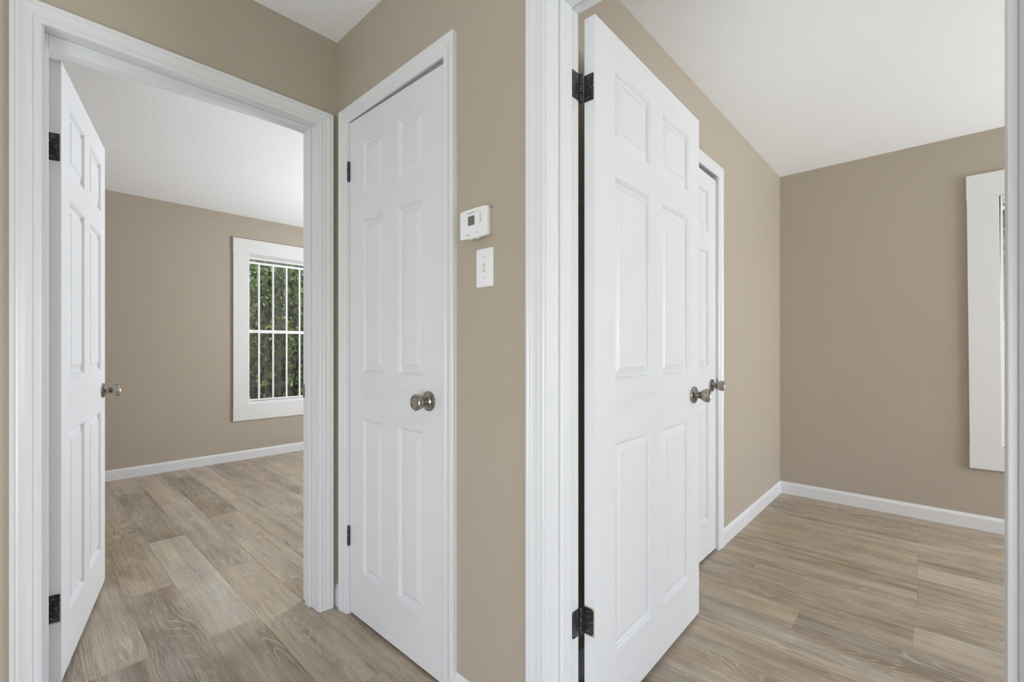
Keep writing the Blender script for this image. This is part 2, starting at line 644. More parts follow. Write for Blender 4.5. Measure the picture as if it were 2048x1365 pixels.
# ------------------------------------------------------------------ casings, jambs, stops
CAS = [(0, 0), (0, .0088), (.0030, .0106), (.0115, .0108), (.0140, .0085), (.0180, .0122), (.0250, .0120), (.0330, .0130),
       (.0415, .0168), (.0460, .0150), (.0500, .0178), (.0555, .0178), (.0575, .0162), (.0575, 0)]


def frame_P(axis, face, sgn):
    """maps (a along wall, out from wall face, z) to world"""
    def P(a, o, z):
        return (face + sgn * o, a, z) if axis == 'X' else (a, face + sgn * o, z)
    return P


def casing_set(parent, axis, face, sgn, a0, a1, zt, width=0.0575, reveal=0.005, left_w=None):
    P = frame_P(axis, face, sgn)

    def prof(wd):
        k = wd / 0.0575
        return [(u * k, t) for u, t in CAS]
    lo, hi = a0 - reveal, a1 + reveal
    top = zt + reveal
    lw = left_w or width
    for side in (0, 1):
        wd = lw if side == 0 else width
        mb = MB()
        pr = prof(wd)
        pt = prof(width)
        if side == 0:
            rings = [[P(lo - u, t, 0.0) for u, t in pr], [P(lo - u, t, top + q[0]) for (u, t), q in zip(pr, pt)]]
        else:
            rings = [[P(hi + u, t, 0.0) for u, t in pr], [P(hi + u, t, top + q[0]) for (u, t), q in zip(pr, pt)]]
        mb.loft(rings)
        mb.build('side_casing', M_TRIM, parent, smooth=28)
    mb = MB()
    pl, pt, pr = prof(lw), prof(width), prof(width)
    mb.loft([[P(lo - l[0], t, top + u) for (u, t), l in zip(pt, pl)], [P(hi + u, t, top + u) for u, t in pt]])
    mb.build('head_casing', M_TRIM, parent, smooth=28)


def jamb_set(parent, axis, f0, f1, a0, a1, zt, stop0, stop1, sag=0.0):
    P = frame_P(axis, 0, 1)

    def bx(name, A, O, Z, bev=0.0008):
        mb = MB()
        p, q = P(A[0], O[0], Z[0]), P(A[1], O[1], Z[1])
        mb.box(tuple(map(min, p, q)), tuple(map(max, p, q)))
        return mb.build(name, M_TRIM, parent, bevel=bev)
    g = 0.0006
    bx('side_jamb', (a0 - JT + g, a0), (f0, f1), (0, zt))
    bx('side_jamb', (a1, a1 + JT - g), (f0, f1), (0, zt))
    bx('head_jamb', (a0 - JT + g, a1 + JT - g), (f0, f1), (zt, zt + JT - g))
    bx('door_stop', (a0, a0 + 0.011), (stop0, stop1), (0, zt), 0.002)
    bx('door_stop', (a1 - 0.011, a1), (stop0, stop1), (0, zt), 0.002)
    hs = bx('door_stop', (a0 + 0.011, a1 - 0.011), (stop0, stop1), (zt - 0.011, zt), 0.002)
    if sag:
        for v in hs.data.vertices:
            if v.co.z < zt - 0.006:
                v.co.z -= sag * (a1 - (v.co.x if axis == 'Y' else v.co.y)) / (a1 - a0)


t1 = tag(empty('trim_1', ((A0 + A1) / 2, YL, 0)), 'white moulded frame around the bedroom doorway', 'door frame', 'structure')
t2 = tag(empty('trim_2', (XM, (C0 + C1) / 2, 0)), 'white moulded frame around the narrow hall closet door', 'door frame', 'structure')
t3 = tag(empty('trim_3', (XM, (B0 + B1) / 2, 0)), 'white moulded frame of the doorway beside the light switch', 'door frame', 'structure')
t4 = tag(empty('trim_4', ((E0 + E1) / 2, YC, 0)), 'white moulded frame of the closet behind the open door', 'door frame', 'structure')


def world_parent(p, fn):
    """build children in world coordinates, then keep them there under a moved parent"""
    before = set(bpy.data.objects)
    fn()
    inv = Matrix.Translation(-Vector(p.location))
    for o in set(bpy.data.objects) - before:
        if o.parent == p:
            o.data.transform(inv)


world_parent(t1, lambda: (casing_set(t1, 'Y', YL, -1, A0, A1, HEAD - 0.012, 0.0575, 0.005, 0.064),
                          casing_set(t1, 'Y', YL2, 1, A0, A1, HEAD, 0.0575),
                          jamb_set(t1, 'Y', YL - 0.001, YL2 + 0.001, A0, A1, HEAD, 1.966, 2.010, 0.034)))
world_parent(t2, lambda: (casing_set(t2, 'X', XM, -1, C0, C1, HEAD - 0.011, 0.0575),
                          jamb_set(t2, 'X', XM - 0.001, XM2, C0, C1, HEAD, 0.980, 1.020)))
world_parent(t3, lambda: (casing_set(t3, 'X', XM, -1, B0, B1, HEAD, 0.0575),
                          casing_set(t3, 'X', XM2, 1, B0, B1, HEAD, 0.0575),
                          jamb_set(t3, 'X', XM - 0.001, XM2 + 0.001, B0, B1, HEAD, 0.992, 1.036)))
world_parent(t4, lambda: (casing_set(t4, 'Y', YC, -1, E0, E1, HEAD - 0.012, 0.0575),
                          jamb_set(t4, 'Y', YC - 0.001, YC2, E0, E1, HEAD, 0.926, 0.960)))


def strike(parent, a, b):
    mb = MB()
    mb.box(a, b)
    world_parent(parent, lambda: mb.build('strike_plate', M_STEEL, parent))


strike(t1, (A1 - 0.0012, 2.012, 0.895), (A1 + 0.001, 2.0525, 0.952))
strike(t2, (0.9400, C0 - 0.001, 0.905), (0.962, C0 + 0.0014, 0.955))
strike(t4, (E1 - 0.0016, 0.8800, 0.885), (E1 + 0.001, 0.915, 0.945))

# ------------------------------------------------------------------ baseboards
BASE = [(0, 0), (.0125, 0), (.0125, .070), (.0105, .077), (.0065, .083), (.0035, .090), (0, .090)]


def baseboard(name, axis, face, sgn, runs, label):
    P = frame_P(axis, face, sgn)
    mb = MB()
    for a, b in runs:
        mb.loft([[P(a, t, z + 0.0004) for t, z in BASE], [P(b, t, z + 0.0004) for t, z in BASE]])
    return tag(mb.build(name, M_TRIM), label, 'baseboard', 'structure')


G = 0.0635
baseboard('baseboard_hall_right', 'X', XM, -1, [(B1 + G, C0 - G), (C1 + G, YL - 0.001), (LIV_Y, B0 - G)],
          'low white baseboard beneath the thermostat wall')
baseboard('baseboard_hall_end', 'Y', YL, -1, [(LIV_X, A0 - 0.07)], 'white baseboard left of the bedroom doorway')
baseboard('baseboard_office_closet', 'Y', YC, -1, [(XM2 + 0.02, E0 - G), (E1 + G, XR - 0.013)],
          'white baseboard running from the closet frame to the corner')
baseboard('baseboard_office_far', 'X', XR, -1, [(OFF_R, YC)], 'white baseboard under the window beyond the open door')
baseboard('baseboard_bedroom_far', 'Y', YB, -1, [(BED_L, BED_R)], 'white baseboard under the barred bedroom window')
baseboard('baseboard_bedroom_left', 'X', BED_L, 1, [(YL2, YB - 0.013)], 'white baseboard behind the open bedroom door')
baseboard('baseboard_bedroom_near', 'Y', YL2, 1, [(BED_L, A0 - G), (A1 + G, BED_R)], 'white baseboard on the bedroom side of the doorway wall')


# ------------------------------------------------------------------ doors
def ring_rect(u0, u1, z0, z1, o, y):
    return [(u0 + o, y, z0 + o), (u1 - o, y, z0 + o), (u1 - o, y, z1 - o), (u0 + o, y, z1 - o)]


MOULD = [(0.0, 0.0), (.0018, .0030), (.0045, .0034), (.0065, .0068), (.0085, .0105), (.0115, .0118)]


def make_door(name, loc, rz, W, us, label, H=2.035, T=0.035, drop=0.0, knob_u=None, knob_z=0.92, knob_back=True,
              hinges=(), hinge_fn=None):
    d = empty(name, loc, rz)
    tag(d, label, 'door', 'structure')
    z0 = loc[2]
    zb = [0.0, 0.198 - z0, 0.825 - z0, 1.015 - z0, 1.627 - z0, 1.733 - z0, 1.948 - z0, H]
    ub = [0.0, us[0], us[1], us[2], us[3], W]
    mb = MB()
    for side, y in ((0, 0.0), (1, T)):
        sg = 1 if side == 0 else -1
        for i in range(5):
            for j in range(7):
                u0, u1, a, b = ub[i], ub[i + 1], zb[j], zb[j + 1]
                if i in (1, 3) and j in (1, 3, 5):
                    rings = [ring_rect(u0, u1, a, b, o, y + sg * dp) for o, dp in MOULD]
                    mb.loft(rings, cap=False)
                    mb.face(rings[-1])
                else:
                    rail = i in (1, 2, 3) and j in (0, 2, 4, 6)
                    mb.face([(u0, y, a), (u1, y, a), (u1, y, b), (u0, y, b)], 1 if rail else 0)
    # edges, split at the same breaks
    for i in range(5):
        for z in (0.0, H):
            mb.face([(ub[i], 0, z), (ub[i + 1], 0, z), (ub[i + 1], T, z), (ub[i], T, z)])
    for j in range(7):
        for u in (0.0, W):
            mb.face([(u, 0, zb[j]), (u, T, zb[j]), (u, T, zb[j + 1]), (u, 0, zb[j + 1])])
    if drop:
        mb.v = [(x, y, z - (drop * x / W if z > H - 1e-4 else 0)) for x, y, z in mb.v]
    mb.build('slab', [M_DOORV, M_DOORH], d)
    for i in (1, 3):
        for j in (5, 3, 1):
            pm = MB()
            u0, u1, a, b = ub[i], ub[i + 1], zb[j], zb[j + 1]
            for side, y in ((0, 0.0), (1, T)):
                sg = 1 if side == 0 else -1
                rings = [ring_rect(u0, u1, a, b, .0117, y + sg * .0120), ring_rect(u0, u1, a, b, .0117, y + sg * .0114),
                         ring_rect(u0, u1, a, b, .0345, y + sg * .0042), ring_rect(u0, u1, a, b, .0360, y + sg * .0022)]
                pm.loft(rings)
            pm.build('panel', M_DOORV, d)
    if knob_u:
        make_knob(d, (knob_u, 0, knob_z - z0), 0)
        if knob_back:
            make_knob(d, (knob_u, T, knob_z - z0), math.pi)
    return d


ROSE = [(0, .0335), (.003, .0340), (.0055, .0330), (.0075, .0290), (.0085, .0240), (.0090, .0205), (.0120, .0170), (.0145, .0150)]
KNOB = [(.0145, .0115), (.0185, .0112), (.0195, .0138), (.0225, .0140), (.0240, .0120), (.0262, .0130), (.0320, .0185),
        (.0390, .0232), (.0460, .0260), (.0540, .0272), (.0580, .0266), (.0606, .0240), (.0614, .0205), (.0602, .0185),
        (.0590, .0160), (.0596, .0120), (.0602, .0060), (.0604, .0010)]


def make_knob(parent, loc, rz):
    mb = MB()
    mb.lathe(KNOB, 36)
    k = mb.build('knob', M_NICKEL, parent, smooth=32)
    k.location = loc
    k.rotation_euler = (0, 0, rz)
    mb = MB()
    mb.lathe(ROSE, 36)
    mb.build('rose', M_NICKEL, k, smooth=32)
    return k


def hinge(parent, pin, ztop, leaf_a, leaf_b, hgt=0.076, rounded=False, gone=()):
    """pin (x,y) in door-local; leaves run from the pin to the given local points"""
    h = empty('hinge', (pin[0], pin[1], ztop - hgt))
    h.parent = parent
    for kx, leaf in enumerate((leaf_a, leaf_b)):
        if leaf is None:
            continue
        (ax, ay), (bx, by) = leaf
        dx, dy = bx - ax, by - ay
        L = math.hypot(dx, dy)
        nx, ny = -dy / L, dx / L
        r = 0.010 if rounded else 0.002
        pts = [(0, 0), (L - r, 0)]
        for q in range(1, 6):
            t = math.radians(90 * q / 6)
            pts.append((L - r + r * math.sin(t), r - r * math.cos(t)))
        pts += [(L, r), (L, hgt - r)]
        for q in range(1, 6):
            t = math.radians(90 * q / 6)
            pts.append((L - r + r * math.cos(t), hgt - r + r * math.sin(t)))
        pts += [(L - r, hgt), (0, hgt)]
        mb = MB()
        rings = []
        for tt in (-0.0010, 0.0010):
            rings.append([(ax - pin[0] + dx / L * u + nx * tt, ay - pin[1] + dy / L * u + ny * tt, z) for u, z in pts])
        mb.loft(rings)
        lf = mb.build('leaf', M_HINGE, h)
        # screws
        for su, sz in ((0.40, 0.15), (0.72, 0.5), (0.40, 0.85)):
            mb = MB()
            for sgn in (-1, 1):
                ring = lambda rr, oo: [(ax - pin[0] + dx / L * (su * L + rr * math.cos(t)) + nx * sgn * oo,
                                        ay - pin[1] + dy / L * (su * L + rr * math.cos(t)) + ny * sgn * oo,
                                        sz * hgt + rr * math.sin(t)) for t in [2 * math.pi * q / 12 for q in range(12)]]
                mb.loft([ring(.0036, .0008), ring(.0036, .0012), ring(.0028, .0014), ring(.0012, .0011)])
            mb.build('screw', M_SCREW, h)
    for q in range(3):
        mb = MB()
        a, b = hgt * q / 3 + 0.0006, hgt * (q + 1) / 3 - 0.0006
        mb.lathe([(a, .0052), (a + .0008, .0058), (b - .0008, .0058), (b, .0052)], 16, 'z')
        mb.build('knuckle', M_HINGE, h, smooth=40)
    mb = MB()
    mb.lathe([(-.004, .0020), (-.003, .0042), (-.0005, .0044), (-.0004, .0026), (hgt, .0026), (hgt + .0005, .0046), (hgt + .003, .0046),
              (hgt + .0045, .0030)], 14, 'z')
    mb.build('pin', M_HINGE, h, smooth=40)
    return h


P32 = (0.114, 0.352, 0.452, 0.694)
# bedroom door, standing open into the bedroom
dL = Vector((0.183, 0.785)).normalized()
rzL = math.atan2(dL.y, dL.x)
door1 = make_door('door_1', (0.094, 2.100, 0.018), rzL, 0.803, P32, 'white six-panel door standing open into the bedroom with the barred window',
                  knob_u=0.745, knob_z=0.917)
# office door, standing open into the office
dR = Vector((0.811, 0.015)).normalized()
rzR = math.atan2(dR.y, dR.x)
door2 = make_door('door_2', (1.103, 0.7035, 0.018), rzR, 0.811, P32, 'white six-panel door standing open beside the light switch wall',
                  H=2.036, knob_u=0.752, knob_z=0.924)
# hall closet, closed
door3 = make_door('door_3', (XM + 0.002, C1 - 0.003, 0.012), -R90, C1 - C0 - 0.007, (0.105, 0.254, 0.357, 0.506),
                  'narrow white six-panel hall closet door, closed', H=2.042, drop=0.013, knob_u=0.543, knob_z=0.933, knob_back=False)
# office closet, closed
door4 = make_door('door_4', (E0 + 0.003, YC + 0.004, 0.012), 0, E1 - E0 - 0.007, (0.105, 0.254, 0.357, 0.506),
                  'closed white closet door half hidden behind the open door', H=2.032, drop=0.010, knob_u=0.553, knob_z=0.912, knob_back=False)


def loc2(door, x, y):
    m = Matrix.Rotation(-door.rotation_euler.z, 2)
    v = m @ Vector((x - door.location.x, y - door.location.y))
    return (v.x, v.y)


for zt in (1.891, 0.372):
    # office door: pin between jamb and door edge at the office side
    pin = loc2(door2, 1.0905, 0.7425)
    hinge(door2, pin, zt - 0.018, (loc2(door2, 1.0865, 0.7435), loc2(door2, 1.048, 0.7438)), ((-0.0012, 0.0345), (-0.0012, 0.0045)),
          rounded=zt < 1)
    mb = MB()
    mb.box((-0.0006, 0.0022, zt - 0.018 - 0.079), (0.0004, 0.0350, zt - 0.018 + 0.003))
    if zt < 1:
        mb.build('hinge_mortise', M_WOOD, door2)
for zt in (1.812, 0.308):
    pin = loc2(door1, 0.0555, 2.064)
    hinge(door1, pin, zt - 0.018, (loc2(door1, 0.0515, 2.060), loc2(door1, 0.0515, 2.020)), ((-0.0012, 0.0350), (-0.0012, 0.0032)), hgt=0.089)
    if zt < 1:
        mb = MB()
        mb.box((-0.0006, 0.0008, zt - 0.018 - 0.094), (0.0004, 0.0350, zt - 0.018 + 0.001))
        mb.build('hinge_mortise', M_WOOD, door1)
for zt in (1.888, 0.366):
    hinge(door3, (-0.002, -0.0052), zt - 0.012, ((-0.002, 0.0), (-0.0020, 0.030)), ((-0.0007, 0.0), (-0.0007, 0.030)))
    hinge(door4, (-0.002, -0.0052), zt - 0.012, ((-0.002, 0.0), (-0.0020, 0.030)), ((-0.0007, 0.0), (-0.0007, 0.030)))


# ------------------------------------------------------------------ windows
def window(name, axis, face, sgn_out, a0, a1, z0, z1, label, cw=0.138, head=0.146, apron=0.140, outer_lo=None):
    """face: interior wall face; sgn_out: direction to the outside along the axis"""
    root = tag(empty(name), label, 'window', 'structure')
    P = frame_P(axis, face, sgn_out)     # o>0 towards outside

    def bx(nm, A, O, Z, mat, parent=root, bev=0.0015):
        mb = MB()
        p, q = P(A[0], O[0], Z[0]), P(A[1], O[1], Z[1])
        mb.box(tuple(map(min, p, q)), tuple(map(max, p, q)))
        return mb.build(nm, mat, parent, bevel=bev)
    # flat board surround
    bx('side_board', (a0 - cw, a0), (-0.018, 0), (z0, z1), M_BOARD)
    bx('side_board', (a1, a1 + cw), (-0.018, 0), (z0, z1), M_BOARD)
    bx('head_board', (a0 - cw - 0.002, a1 + cw + 0.002), (-0.019, 0), (z1, z1 + head), M_BOARD)
    bx('apron_board', (a0 - cw - 0.002, a1 + cw + 0.002), (-0.019, 0), (z0 - apron, z0), M_BOARD, bev=0.003)
    # frame in the opening
    f = 0.018
    d0, d1 = 0.030, 0.110
    bx('liner', (a0, a0 + 0.012), (0, d1), (z0, z1), M_BOARD)
    bx('liner', (a1 - 0.012, a1), (0, d1), (z0, z1), M_BOARD)
    bx('liner', (a0 + 0.012, a1 - 0.012), (0, d1), (z1 - 0.012, z1), M_BOARD)
    bx('sill', (a0 + 0.012, a1 - 0.012), (0, d1), (z0, z0 + 0.014), M_BOARD)
    i0, i1, j0, j1 = a0 + 0.012, a1 - 0.012, z0 + 0.014, z1 - 0.012
    zm = (j0 + j1) / 2 - 0.012

    def sash(nm, O, Z, rail_t, rail_b):
        s = empty(nm)
        s.parent = root
        st = 0.010
        bx('stile', (i0, i0 + st), O, Z, M_VINYL, s)
        bx('stile', (i1 - st, i1), O, Z, M_VINYL, s)
        bx('rail', (i0 + st, i1 - st), O, (Z[1] - rail_t, Z[1]), M_VINYL, s)
        bx('rail', (i0 + st, i1 - st), O, (Z[0], Z[0] + rail_b), M_VINYL, s)
        om = (O[0] + O[1]) / 2
        bx('pane', (i0 + st - .003, i1 - st + .003), (om - .002, om + .002), (Z[0] + rail_b - .003, Z[1] - rail_t + .003), M_GLASS, s, 0)
        return s
    sash('upper_sash', (0.062, 0.085), (zm - 0.014, j1), 0.026, 0.030)
    sash('lower_sash', (0.034, 0.057), (j0, zm + 0.016), 0.034, 0.030)
    mc = (i0 + i1) / 2
    bx('sash_lock', (mc - 0.03, mc + 0.03), (0.029, 0.034), (zm + 0.002, zm + 0.014), M_VINYL)
    return root


window('window_1', 'Y', YB, 1, *WIN_L, 'double-hung bedroom window in a wide white board surround behind white bars')
w2 = window('window_2', 'X', XR, 1, *WIN_R, 'tall window in a white board surround on the far wall past the open door')


def lean(o, p, ang):
    m = Matrix.Translation(p) @ Matrix.Rotation(ang, 4, 'X') @ Matrix.Translation(-Vector(p)) @ o.matrix_basis
    o.matrix_basis = m


LEAN = (Vector((XR, -0.72, 1.28)), math.radians(-0.5))
lean(w2, *LEAN)


def grille(name, axis, face, a0, a1, z0, z1, label, at):
    root = empty(name, ((a0 + a1) / 2, face, z0) if axis == 'Y' else (face, (a0 + a1) / 2, z0))
    tag(root, label, 'security bars')
    P = frame_P(axis, face, 1)

    def bx(nm, A, O, Z):
        mb = MB()
        p, q = P(A[0], O[0], Z[0]), P(A[1], O[1], Z[1])
        mb.box(tuple(map(min, p, q)), tuple(map(max, p, q)))
        o = mb.build(nm, M_BAR, root, bevel=0.001)
        o.data.transform(Matrix.Translation(-Vector(root.location)))
    r = 0.0080
    zm = (z0 + z1) / 2
    bx('cross_rail', (a0, a1), (-r, r), (z0 - r, z0 + r))
    bx('cross_rail', (a0, a1), (-r, r), (zm - 0.014, zm + 0.014))
    bx('cross_rail', (a0, a1), (-r, r), (z1 - 0.011, z1 + 0.011))
    for a in at:
        bx('bar', (a - r, a + r), (-r, r), (z0 + r, zm - 0.014))
        bx('bar', (a - r, a + r), (-r, r), (zm + 0.014, z1 - 0.011))
    return root


grille('security_grille', 'Y', YB + 0.017, WIN_L[0] + 0.0125, WIN_L[1] - 0.0125, 0.590, 1.985, 'white steel security bars across the bedroom window', [1.676 + 0.136 * i for i in range(6)])
g2 = grille('security_grille', 'X', XR + 0.017, WIN_R[0] + 0.0125, WIN_R[1] - 0.0125, 0.575, 1.960, 'white steel security bars across the far window past the open door', [-0.390 - 0.136 * i for i in range(6)])


lean(g2, *LEAN)


# plain frames of unseen windows; the living room two are added for fill light
def side_window(name, axis, face, sgn, h, label):
    root = tag(empty(name), label, 'window', 'structure')
    P = frame_P(axis, face, sgn)
    a0, a1, z0, z1 = h

    def bx(nm, A, O, Z):
        mb = MB()
        p, q = P(A[0], O[0], Z[0]), P(A[1], O[1], Z[1])
        mb.box(tuple(map(min, p, q)), tuple(map(max, p, q)))
        mb.build(nm, M_BOARD, root, bevel=0.0015)
    cw = 0.135
    bx('side_board', (a0 - cw, a0), (-.018, 0), (z0, z1))
    bx('side_board', (a1, a1 + cw), (-.018, 0), (z0, z1))
    bx('head_board', (a0 - cw, a1 + cw), (-.019, 0), (z1, z1 + cw))
    bx('apron_board', (a0 - cw, a1 + cw), (-.019, 0), (max(0.001, z0 - cw), z0))
    zm = (z0 + z1) / 2
    bx('meeting_rail', (a0, a1), (0.05, 0.09), (zm - .02, zm + .02))


side_window('window_3', 'X', BED_R, 1, SIDE_BED, 'bright window on the side wall of the bedroom')
side_window('window_4', 'Y', OFF_R, -1, SIDE_OFF, 'bright window on the wall facing the office closet')
side_window('added_window_5', 'X', LIV_X, -1, SIDE_LIV, 'added wide opening for fill light in the living room facing the hall closet')
side_window('added_window_6', 'Y', LIV_Y, -1, BACK_LIV, 'added wide living room window at the back, for fill light')


# ------------------------------------------------------------------ thermostat and light switch
def text_mesh(name, body, size, mat, parent, loc, rot):
    cu = bpy.data.curves.new(name, 'FONT')
    cu.body = body
    cu.size = size
    cu.align_x = 'LEFT'
    cu.extrude = 0.0001
    to = bpy.data.objects.new(name + '_source', cu)
    COL.objects.link(to)
    dg = bpy.context.evaluated_depsgraph_get()
    me = bpy.data.meshes.new_from_object(to.evaluated_get(dg))
    bpy.data.objects.remove(to)
    me.name = name
    me.materials.clear()
    me.materials.append(mat)
    o = bpy.data.objects.new(name, me)
    COL.objects.link(o)
    o.parent = parent
    o.location = loc
    o.rotation_euler = rot
    return o


# local frame: x to the right on the wall (world -Y), y into the wall (world +X), z up
th = empty('thermostat', (XM, 1.002, 1.4815), -R90)
th.rotation_euler = (0, 0, -R90)
tag(th, 'white wall thermostat with a small grey screen and two buttons above the light switch', 'thermostat')
TW, TH, TD = 0.118, 0.083, 0.028


def plate_outline(w_, h_, bow, n=10):
    pts = []
    for i in range(n + 1):
        s = -1 + 2 * i / n
        pts.append((s * w_ / 2, -h_ / 2 - bow * (1 - s * s)))
    for i in range(n + 1):
        s = 1 - 2 * i / n
        pts.append((s * w_ / 2, h_ / 2 + bow * (1 - s * s)))
    return pts


mb = MB()
ol = plate_outline(TW - 0.010, TH - 0.008, 0.002)
mb.loft([[(x, 0.0, z) for x, z in ol], [(x, -0.019, z) for x, z in ol]])
mb.build('back_housing', M_PLASTIC2, th, smooth=40)
mb = MB()
o1 = plate_outline(TW, TH, 0.0028)
o2 = plate_outline(TW - 0.003, TH - 0.003, 0.0028)
mb.loft([[(x, -0.016, z) for x, z in o1], [(x, -0.0265, z) for x, z in o1], [(x, -0.028, z) for x, z in o2]])
mb.build('cover', M_PLASTIC, th, smooth=40)
mb = MB()
mb.box((-0.0225, -0.0284, -0.005), (0.0060, -0.0275, 0.0225))
mb.build('screen', M_LCD, th)
for bz in (0.0175, 0.0035):
    bt = empty('button', (0.029, -0.028, bz))
    bt.parent = th
    mb = MB()
    for q in range(18):
        a = math.radians(-100 + 200 * q / 18)
        b = math.radians(-100 + 200 * (q + 1) / 18)
        mb.face([(0.0062 * math.cos(a), -0.0004, 0.0062 * math.sin(a)), (0.0062 * math.cos(b), -0.0004, 0.0062 * math.sin(b)),
                 (0.0045 * math.cos(b), -0.0004, 0.0045 * math.sin(b)), (0.0045 * math.cos(a), -0.0004, 0.0045 * math.sin(a))])
    mb.build('outline', M_OCHRE, bt)
    mb = MB()
    mb.lathe([(0, .0040), (.0009, .0036), (.0010, .0005)], 16)
    mb.build('cap', M_PLASTIC, bt, smooth=30)
    mb = MB()
    mb.lathe([(.0010, .0011), (.0014, .0010)], 10)
    mb.build('arrow_mark', M_INK, bt)
text_mesh('lettering', 'Honeywell', 0.0068, M_INK, th, (-0.0265, -0.0281, 0.0305), (R90, 0, 0))
text_mesh('lettering', 'Home', 0.0068, M_PLASTIC2, th, (0.0045, -0.0281, 0.0305), (R90, 0, 0))
for q in range(3):
    mb = MB()
    x = -0.032 + q * 0.0065
    mb.box((x, -0.0283, -0.0335), (x + 0.0035, -0.0279, -0.0310))
    mb.build('mode_mark', M_INK, th)
mb = MB()
for q in range(14):
    a, b = math.radians(-30 + 240 * q / 14), math.radians(-30 + 240 * (q + 1) / 14)
    mb.face([(0.017 + .0042 * math.cos(a), -0.0282, -0.0325 + .0042 * math.sin(a)), (0.017 + .0042 * math.cos(b), -0.0282, -0.0325 + .0042 * math.sin(b)),
             (0.017 + .0036 * math.cos(b), -0.0282, -0.0325 + .0036 * math.sin(b)), (0.017 + .0036 * math.cos(a), -0.0282, -0.0325 + .0036 * math.sin(a))])
mb.build('fan_mark', M_INK, th)
for x in (-0.012, 0.012):
    mb = MB()
    mb.box((x - 0.008, -0.025, -TH / 2 - 0.0062), (x + 0.008, -0.018, -TH / 2 - 0.0020))
    mb.build('slide_switch', M_PLASTIC2, th, bevel=0.0008)

sw = empty('light_switch', (XM, 0.979, 1.350), -R90)
tag(sw, 'white toggle light switch plate below the thermostat', 'light switch')
mb = MB()


def rr(w_, h_, y, r=0.003):
    pts = []
    for cx, cz, a0 in ((w_ / 2 - r, h_ / 2 - r, 0), (-w_ / 2 + r, h_ / 2 - r, 90), (-w_ / 2 + r, -h_ / 2 + r, 180), (w_ / 2 - r, -h_ / 2 + r, 270)):
        for q in range(4):
            t = math.radians(a0 + 30 * q)
            pts.append((cx + r * math.cos(t), y, cz + r * math.sin(t)))
    return pts


mb.loft([rr(.070, .1145, 0), rr(.070, .1145, -.003), rr(.0665, .111, -.0052), rr(.064, .1085, -.0056)])
mb.build('plate', M_PLASTIC, sw, smooth=30)
mb = MB()
mb.box((-.0052, -.0060, -.0122), (.0052, -.0050, .0122))
mb.build('toggle_slot', M_PLASTIC2, sw)
mb = MB()
mb.loft([[(-.0038, -.0055, -.006), (.0038, -.0055, -.006), (.0038, -.0055, .003), (-.0038, -.0055, .003)],
         [(-.0030, -.0165, -.0125), (.0030, -.0165, -.0125), (.0030, -.0185, -.0065), (-.0030, -.0185, -.0065)]])
mb.build('toggle', M_PLASTIC, sw, bevel=0.0006)
for z in (.0302, -.0302):
    mb = MB()
    mb.lathe([(.0050, .0034), (.0062, .0032), (.0066, .0022), (.0066, .0002)], 14)
    s = mb.build('screw', M_PLASTIC2, sw, smooth=30)
    s.location = (0, 0, z)

# ------------------------------------------------------------------ outside
mb = MB()
mb.box((-30, -30, -0.75), (40, 45, -0.45))
tag(mb.build('ground', M_LAWN), 'patchy green lawn outside the windows', 'lawn', 'structure')


def leaf_cloud(name, rng, center, rad, n, size, mat, parent, thin=1.0):
    mb = MB()
    cx, cy, cz = center
    for i in range(n):
        while True:
            x, y, z = rng.uniform(-1, 1), rng.uniform(-1, 1), rng.uniform(-1, 1)
            q = x * x + y * y + z * z
            if 0.12 < q < 1:
                break
        lump = 1 + 0.22 * math.sin(5 * x + 3 * z + cx) * math.cos(4 * y - 2 * z + cy)
        p = Vector((cx + x * rad[0] * lump, cy + y * rad[1] * lump, cz + z * rad[2] * lump))
        if p.z < -0.42:
            continue
        s = size * rng.uniform(0.6, 1.35)
        rot = Matrix.Rotation(rng.uniform(0, 6.28), 3, 'Z') @ Matrix.Rotation(rng.uniform(-1.3, 1.3), 3, 'X') @ Matrix.Rotation(rng.uniform(0, 6.28), 3, 'Y')
        pts = [Vector((0, -1, 0)), Vector((.48, -.25, .12)), Vector((.36, .45, .1)), Vector((0, 1.05, 0)), Vector((-.36, .45, .1)), Vector((-.48, -.25, .12))]
        pts = [p + rot @ (v * s) for v in pts]
        nb = len(mb.v)
        mb.v += [tuple(v) for v in pts]
        mb.f += [(nb, nb + 1, nb + 2, nb + 3), (nb, nb + 3, nb + 4, nb + 5)]
        mb.m += [0, 0]
    me = bpy.data.meshes.new(name)
    me.from_pydata(mb.v, [], mb.f)
    me.materials.append(mat)
    o = bpy.data.objects.new(name, me)
    COL.objects.link(o)
    o.parent = parent
    o['kind'] = 'stuff'
    return o


def tube(mb, pts, radii, seg=7):
    rings = []
    for i, p in enumerate(pts):
        a = pts[max(0, i - 1)]
        b = pts[min(len(pts) - 1, i + 1)]
        t = (Vector(b) - Vector(a)).normalized()
        u = t.cross(Vector((0.3, 1, 0.1))).normalized()
        v = t.cross(u)
        rings.append([tuple(Vector(p) + radii[i] * (u * math.cos(2 * math.pi * j / seg) + v * math.sin(2 * math.pi * j / seg))) for j in range(seg)])
    mb.loft(rings)


